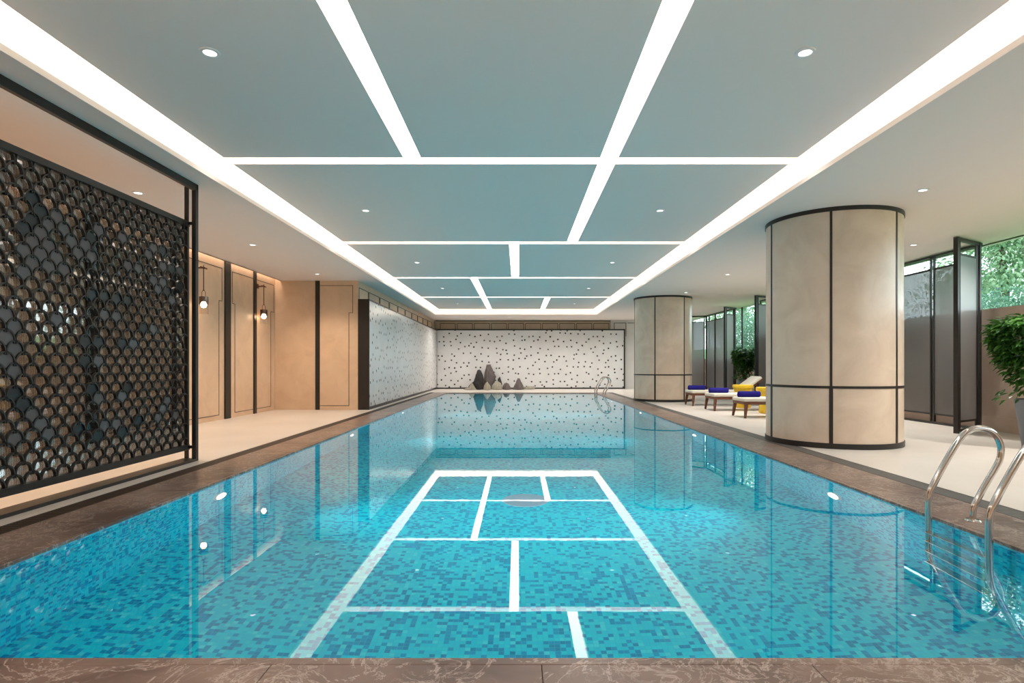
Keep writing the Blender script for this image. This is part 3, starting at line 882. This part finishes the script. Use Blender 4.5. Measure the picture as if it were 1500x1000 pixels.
for lst, mt, nm in ((DARK, 'disc_dark', 'dark_disc'), (GREY, 'disc_grey', 'grey_disc')):
    for px, py in lst:
        Y = F * (-SX) / (CX - px); z = wz(py, Y)
        b = min(nodes, key=lambda q: (q[0] - Y) ** 2 + (q[1] + .035 - z) ** 2)
        if b in used: continue
        used.add(b)
        dmesh = MB(); n = 20; rr = RAD - .012
        poly = [(b[0] + rr * math.cos(2 * PI * s / n), b[1] + rr * 1.05 * math.sin(2 * PI * s / n)) for s in range(n)]
        poly = [p for p in poly if p[1] > b[1] - .055]
        dmesh.prism(poly, 'x', SX - .006 + .004 * (b[2] % 2), SX + .002 + .004 * (b[2] % 2)); dmesh.build(nm, M[mt], o, origin=org)

# ------------------------------------------------------------------ pendant lamps on the left wall
def make_pendant(loc, label):
    """origin on the wall plane at floor level, projecting +x"""
    o = empty('pendant_lamp', loc, label, 'wall lamp', 'pendant lamps on the beige wall')
    x = .17
    m = MB(); m.box(0, x + .03, -.014, .014, 3.42, 3.45); m.box(0, .015, -.05, .05, 3.38, 3.50); m.box(x - .012, x + .012, -.13, .13, 3.42, 3.45); m.build('bracket', M['bronze'], o)
    m = MB(); m.tube([(x, 0, 3.49), (x, 0, 2.93)], .011, 10); m.tube([(x, 0, 2.96), (x - .04, 0, 2.90), (x - .04, 0, 2.80)], .006, 8); m.tube([(x, 0, 2.96), (x + .04, 0, 2.90), (x + .04, 0, 2.80)], .006, 8)
    m.build('rod', M['bronze'], o, smooth=True)
    m = MB(); m.lathe([(.0, 2.80), (.095, 2.80), (.095, 2.63)], (x, 0, 0), 28); m.build('smoked_shade', M['smoke'], o, smooth=True)
    m = MB(); m.lathe([(.095, 2.63), (.095, 2.42)], (x, 0, 0), 28); m.build('glass_shade', M['lampglass'], o, smooth=True)
    m = MB(); m.lathe([(.0, 2.70), (.04, 2.69), (.06, 2.65), (.062, 2.615), (.045, 2.575), (0, 2.56)], (x, 0, 0), 20); m.build('bulb', M['bulb'], o, smooth=True)
    return o
p1 = make_pendant((XL, 12.9, 0), 'glass cylinder pendant lamp on the wall right beside the black screen post')
dup(p1, (XL, 15.95, 0), 'glass cylinder pendant lamp on the wall beside the narrow black post, farther from the screen')

# ------------------------------------------------------------------ pool ladders
def smooth_path(pts, it=2):
    for _ in range(it):
        out = [pts[0]]
        for a, b in zip(pts, pts[1:]):
            a, b = Vector(a), Vector(b); out += [a * .75 + b * .25, a * .25 + b * .75]
        out.append(pts[-1]); pts = [Vector(p) for p in out]
    return pts
def make_ladder(loc, label):
    o = empty('pool_ladder', loc, label, 'ladder', 'steel pool ladders')
    px = [(1360, 745), (1360.5, 728), (1364, 715), (1384, 678), (1405.6, 641.6), (1418, 630), (1437.6, 625.6), (1457, 633.6), (1466.4, 651), (1466.4, 667), (1461.6, 680), (1445, 707), (1428, 737.6), (1425, 747), (1425, 763)]
    prof = [((q[0] - CX) * 4.9 / F, wz(q[1], 4.9)) for q in px]
    for y in (0, -.63):
        path = smooth_path([(prof[0][0] + .06 + .0, y, -1.36), (prof[0][0] + .0, y, -1.05), (prof[0][0], y, -.4)] + [(a, y, b) for a, b in prof[:-1]] + [(prof[-1][0], y, .0)], 2)
        m = MB(); m.tube(path, .0255, 14); r = m.build('handrail', M['steel'], o, smooth=True)
        m = MB(); m.lathe([(.026, .018), (.05, .016), (.062, .004), (.062, 0)], (prof[-1][0], y, 0), 24); m.build('flange', M['steel'], r, smooth=True)
    for k in range(4):
        z = -.30 - .27 * k
        m = MB(); m.box(prof[0][0] - .045, prof[0][0] + .04, -.63, 0, z - .014, z + .014); m.build('tread', M['steel'], o, bevel=.006)
    return o
ld = make_ladder((0, 4.9, 0), 'large stainless steel pool ladder in the near corner by the planter')
dup(ld, (0, 26.2, 0), 'small steel pool ladder at the far end before the dotted panel')

# ------------------------------------------------------------------ sun loungers with towels, stools
def make_lounger(loc, label):
    """foot end at local x=0, head towards +x; loc.y is the middle"""
    o = empty('sun_lounger', loc, label, 'sun lounger', 'wooden sun loungers in a row')
    m = MB(); m.box(.0, 2.3, -.39, -.33, .33, .40); m.box(.0, 2.3, .33, .39, .33, .40); m.box(0, .06, -.33, .33, .33, .40); m.box(2.24, 2.3, -.33, .33, .33, .40); m.box(1.56, 1.62, -.33, .33, .33, .39)
    m.build('frame', M['wood'], o, bevel=.004)
    for x, dx in ((.05, -.04), (2.25, .04)):
        for y, dy in ((-.36, -.05), (.36, .05)):
            l = MB(); l.taper((x + dx, y + dy, 0), (x, y, .34), .045, .075); l.build('leg', M['wood'], o)
    m = MB(); m.box(-.02, 1.6, -.40, .40, .40, .49); m.build('seat_cushion', M['cushion'], o, bevel=.03)
    m = MB(); a = math.radians(36); ln = .78
    d = Vector((math.cos(a), 0, math.sin(a))); n = Vector((-math.sin(a), 0, math.cos(a))); p = Vector((1.6, 0, .42))
    q = [p, p + d * ln, p + d * ln + n * .085, p + n * .085]
    m.prism([(v.x, v.z) for v in q], 'y', -.40, .40); m.build('back_cushion', M['cushion'], o, bevel=.025)
    m = MB(); r = p - n * .02
    for y in (-.36, .36): m.beam(r + Vector((0, y, 0)), r + d * ln + Vector((0, y, 0)), .05, .035)
    for y in (-.30, .30): m.beam(r + d * .55 + Vector((0, y, 0)), (2.16, y, .38), .03, .03)
    m.build('back_frame', M['wood'], o)
    return o
lg = make_lounger((5.54, 19.05, 0), 'cream sun lounger next to the far round column')
spots = [(19.05, None), (17.0, 'cream sun lounger in the middle of the row of three'), (14.76, 'cream sun lounger closest to the large near column')]
for y, lab in spots[1:]: dup(lg, (5.54, y, 0), lab)
def make_towel(loc, label):
    o = empty('rolled_towel', loc, label, 'towel', 'rolled blue towels')
    n = 28; m = MB(); prof = [(-.275, .0), (-.275, .06), (-.262, .074), (.262, .074), (.275, .06), (.275, 0)]
    base = 0
    for x, r in prof:
        for s in range(n):
            a = 2 * PI * s / n; m.v.append((x, r * math.cos(a), .074 + r * math.sin(a)))
    for k in range(len(prof) - 1):
        for s in range(n):
            s2 = (s + 1) % n; m.f.append([k * n + s, k * n + s2, (k + 1) * n + s2, (k + 1) * n + s])
    m.build('roll', M['towel'], o, smooth=True)
    m = MB(); m.box(-.26, .26, .045, .085, .0, .006)     # loose outer flap
    sp = []
    for s in range(40):
        a = 2 * PI * s / 13; r = .012 + .058 * s / 40; sp.append((-.277, r * math.cos(a), .074 + r * math.sin(a)))
    m.tube(sp, .0035, 5); m.build('fold', M['towel'], o)
    return o
tw = make_towel((5.84, 19.2, .491), 'rolled blue towel on the lounger next to the far round column')
dup(tw, (5.84, 17.1, .491), 'rolled blue towel on the middle lounger of the three')
dup(tw, (5.84, 14.85, .491), 'rolled blue towel on the lounger closest to the large near column')
def make_stool(loc, label):
    o = empty('side_table', loc, label, 'side table', 'yellow drum side tables')
    m = MB(); m.lathe([(0, .0), (.22, 0), (.235, .03), (.215, .22), (.225, .4), (.27, .56), (.27, .6)], seg=32); m.build('pedestal', M['yellow'], o, smooth=True)
    m = MB(); m.lathe([(0, .60), (.29, .60), (.30, .61), (.30, .69), (.285, .70), (0, .70)], seg=32); m.build('tabletop', M['yellow'], o, smooth=True)
    return o
st = make_stool((6.87, 17.95, 0), 'yellow drum side table between the far and middle loungers')
dup(st, (6.75, 15.88, 0), 'yellow drum side table partly hidden behind the large near column')

# ------------------------------------------------------------------ fluted glass screens by the windows
def fin(o, org, a, c, mb_posts):
    """frame from the inner post a to the window post c (2D points)"""
    A, Cc = Vector((a[0], a[1], 0)), Vector((c[0], c[1], 0)); d = (Cc - A).normalized()
    for p in (A, Cc):
        m = MB(); m.beam((p.x, p.y, 0), (p.x, p.y, 3.73), .075, .075, up=(d.x, d.y, 0)); m.build('post', M['black'], o, origin=org)
    m = MB(); m.beam(A + Vector((0, 0, 3.70)), Cc + Vector((0, 0, 3.70)), .06, .06); m.build('rail', M['black'], o, origin=org)
    m = MB(); m.beam(A + Vector((0, 0, .05)), Cc + Vector((0, 0, .05)), .06, .05); m.build('rail', M['black'], o, origin=org)
    a2, c2_ = A + d * .10, Cc - d * .10
    pane_(o, org, a2, c2_)
    m = MB()
    for z in (.75, 1.0, 2.45, 2.7):
        for u, v in ((A, a2), (Cc, c2_)): m.tube([u + Vector((0, 0, z)), v + Vector((0, 0, z))], .012, 8)
    m.build('spacer', M['steel'], o, origin=org)
def pane_(o, org, a, b, z0=.22, z1=3.42):
    d = (b - a).normalized(); s = Vector((-d.y, d.x, 0)) * .008
    m = MB(); i = [a + s, b + s, b - s, a - s]
    m.prism([(v.x, v.y) for v in i], 'z', z0, z1); m.build('glass_panel', M['screenglass'], o, origin=org)
    m = MB()
    for z in (z0, z1): m.beam(a + Vector((0, 0, z)), b + Vector((0, 0, z)), .03, .04)
    for p in (a, b): m.beam((p.x, p.y, 0.02), (p.x, p.y, 3.70), .03, .045)
    m.build('panel_frame', M['black'], o, origin=org)
def glass_unit(a, c, n, ln, label, end=None):
    o = empty('glass_screen', (c[0], c[1], 0), label, 'screen', 'fluted glass screens by the windows'); org = o.location
    fin(o, org, a, c, None)
    if n:
        y0 = c[1]; x = c[0] + .05
        m = MB()
        m.box(x - .03, x + .03, y0, y0 + n * ln, 3.68, 3.73); m.build('rail', M['black'], o, origin=org)
        m = MB(); m.box(x - .03, x + .03, y0, y0 + n * ln, 0, .05); m.build('rail', M['black'], o, origin=org)
        for k in range(n): pane_(o, org, Vector((x, y0 + k * ln + .05, 0)), Vector((x, y0 + (k + 1) * ln - .05, 0)))
        if end: fin(o, org, end, (x, y0 + n * ln), None)
    return o
glass_unit((8.34, 11.17), (9.16, 11.68), 3, 1.36, 'black framed fluted glass screen beside the large near column', (8.4, 16.2))
glass_unit((8.29, 20.46), (9.08, 20.95), 1, 1.2, 'black framed fluted glass screen just visible past the edge of the large near column')
glass_unit((8.62, 24.47), (9.2, 24.95), 3, 1.3, 'black framed fluted glass screen behind the loungers next to the far column', (8.3, 29.3))

# ------------------------------------------------------------------ potted plants
def make_plant(loc, label, seed, h=2.08, rad=.42, n=900, trail=True):
    random.seed(seed)
    o = empty('potted_plant', loc, label, 'potted plant', 'potted plants by the windows')
    m = MB(); m.lathe([(0, 0), (.205, 0), (.30, .72), (.305, .76), (.275, .76), (.265, .70), (0, .70)], seg=40); m.build('pot', M['pot'], o, smooth=True)
    s = MB(); s.lathe([(.268, .705), (0, .72)], seg=24); s.build('soil', M['soil'], o)
    st_ = MB(); fo = MB()
    for k in range(7):
        a = 2 * PI * k / 7; r = rad * .55
        st_.tube([(.05 * math.cos(a), .05 * math.sin(a), .7), (.1 * math.cos(a + .5), .1 * math.sin(a + .5), 1.1), (r * math.cos(a), r * math.sin(a), h * .75), (r * 1.2 * math.cos(a), r * 1.2 * math.sin(a), h * .93)], .012, 6, radii=[.02, .016, .011, .005])
    st_.build('stem', M['bark'], o, smooth=True)
    for k in range(n):
        z = random.triangular(.95, h, h * .86); q = (z - .9) / (h - .9)
        rr = rad * (.55 + .75 * math.sin(min(1, q) * PI * .62)) * (1.0 if q < .85 else math.sqrt(max(0, 1 - ((q - .85) / .16) ** 2)) * .95 + .05)
        a = random.uniform(0, 2 * PI); r_ = rr * math.sqrt(random.uniform(.25, 1))
        p = Vector((r_ * math.cos(a), r_ * math.sin(a), z))
        d = Vector((math.cos(a), math.sin(a), random.uniform(-.9, .25))) + rdir() * .5; d.normalize()
        leaf(fo, p, d, Vector((0, 0, 1)) + rdir() * .4, random.uniform(.10, .17), random.uniform(.06, .09))
    if trail:
        for k in range(150):
            a = random.uniform(0, 2 * PI); r_ = random.uniform(.12, .50); z = .98 - (r_ - .12) * .55 + random.uniform(-.06, .1)
            p = Vector((r_ * math.cos(a), r_ * math.sin(a), z)); d = (Vector((math.cos(a), math.sin(a), -.7)) + rdir() * .5).normalized()
            leaf(fo, p, d, Vector((0, 0, 1)) + rdir() * .4, random.uniform(.08, .13), random.uniform(.045, .065))
    fo.build('foliage', M['leaf'], o)
    return o
make_plant((8.2, 9.25, 0), 'leafy green plant in a tapered grey pot behind the near ladder', 3, 2.12, .47, 3000)
make_plant((8.78, 22.75, 0), 'leafy green plant standing behind the loungers near the far windows', 5, 2.0, .33, 1900)

# ------------------------------------------------------------------ mountain sculptures at the far end
YB = 31.0
def rock(px_pts, depth, mat, label, y=YB, ridge=False, n_layers=9):
    """closed silhouette (image outline at the far ledge) given a rounded, real thickness"""
    pts = [(wx(680 + u / 13.64, YB), max(0.0, wz(520 + v / 13.64, YB) - wz(571.2, YB))) for u, v in px_pts]
    # refine the outline
    out = []
    for a, b in zip(pts, pts[1:] + pts[:1]):
        for k in range(4): out.append((a[0] + (b[0] - a[0]) * k / 4, a[1] + (b[1] - a[1]) * k / 4))
    cx_ = sum(p[0] for p in pts) / len(pts); h = max(p[1] for p in pts)
    mb = MB(); n = len(out)
    for l in range(n_layers):
        t_ = -1 + 2 * l / (n_layers - 1); k = math.sqrt(max(0.0, 1 - abs(t_) ** 2.2))
        k = max(k, .04)
        for (x, z) in out:
            jit = random.uniform(-.012, .012) * min(1, z * 3) if 0 < l < n_layers - 1 else 0
            mb.v.append((cx_ + (x - cx_) * (.25 + .75 * k) + jit, t_ * depth / 2, z * (.2 + .8 * k) if not ridge else z * (.35 + .65 * k)))
    for l in range(n_layers - 1):
        for s in range(n):
            s2 = (s + 1) % n; mb.f.append([l * n + s, l * n + s2, (l + 1) * n + s2, (l + 1) * n + s])
    mb.f.append(list(range(n))); mb.f.append([(n_layers - 1) * n + s for s in range(n)])
    mb.v = [(a - cx_, b, c) for a, b, c in mb.v]
    ob = mb.build('mountain_sculpture', M[mat], smooth=True); ob.location = (cx_, y, 0)
    return tag(ob, label, 'sculpture', 'mountain shaped sculptures at the far end')
rock([(225, 690), (185, 560), (230, 400), (265, 310), (295, 290), (335, 315), (370, 390), (385, 470), (380, 690)], .5, 'darkrock', 'black rounded leaf shaped mountain sculpture, leftmost of the tall pair', YB)
rock([(200, 690), (250, 620), (330, 570), (380, 470), (395, 340), (440, 195), (515, 192), (560, 300), (625, 440), (600, 530), (640, 690)], .7, 'greyrock', 'tallest dark grey flat topped mountain sculpture', YB + .66)
rock([(60, 690), (75, 630), (110, 590), (180, 535), (200, 600), (200, 690)], .3, 'darkrock', 'small black slanting sculpture at the left end of the mountain group', YB + .45)
rock([(660, 690), (670, 480), (705, 440), (725, 480), (750, 560), (760, 690)], .25, 'darkrock', 'small black spike behind the pale ridged sculpture', YB + .3)
rock([(765, 690), (775, 620), (805, 570), (845, 555), (885, 575), (925, 640), (950, 690)], .45, 'greyrock', 'low grey dome shaped mountain sculpture between two peaks', YB)
rock([(960, 690), (1000, 620), (1040, 530), (1070, 470), (1105, 470), (1140, 540), (1180, 610), (1200, 690)], .5, 'greyrock', 'separate dark pointed mountain sculpture on the right of the group', YB)
rock([(0, 690), (30, 665), (100, 650), (130, 600), (168, 545), (200, 600), (235, 660), (260, 690)], .3, 'palerock', 'pale pointed stone in front of the black leaf shaped sculpture', YB - .45)
rock([(400, 690), (405, 620), (440, 560), (472, 528), (505, 575), (540, 625), (550, 690)], .3, 'palerock', 'pale pointed stone in front of the tallest grey sculpture', YB - .64)
rock([(548, 690), (560, 620), (600, 560), (640, 540), (690, 530), (730, 560), (760, 610), (765, 690)], .35, 'palerock', 'pale ridged stone in front of the small black spike', YB - .3)
rock([(1185, 690), (1200, 640), (1280, 636), (1400, 634), (1425, 690)], .25, 'palerock', 'low pale stone block right of the pointed sculpture', YB + .3)

# ------------------------------------------------------------------ sky and camera
w = bpy.data.worlds.new('World'); S.world = w; w.use_nodes = True
nt = w.node_tree; bg = nt.nodes['Background']; bg.inputs[0].default_value = (.80, .92, 1.0, 1); bg.inputs[1].default_value = 3.6
cam = bpy.data.cameras.new('camera'); co = bpy.data.objects.new('camera', cam); C.objects.link(co)
co.location = (0, 0, H); co.rotation_euler = (PI / 2, 0, 0)
cam.sensor_width = 36.0; cam.lens = F / 1500 * 36.0
cam.shift_x = (750 - CX) / 1500; cam.shift_y = (CY - 500) / 1500
cam.clip_start = .05; cam.clip_end = 300
S.camera = co
S.view_settings.view_transform = 'Standard'; S.view_settings.look = 'None'; S.view_settings.gamma = 1.0
S.view_settings.use_curve_mapping = False; S.view_settings.exposure = 0.68
try:
    S.cycles.use_denoising = True
    S.cycles.sample_clamp_indirect = 8.0
except Exception: pass
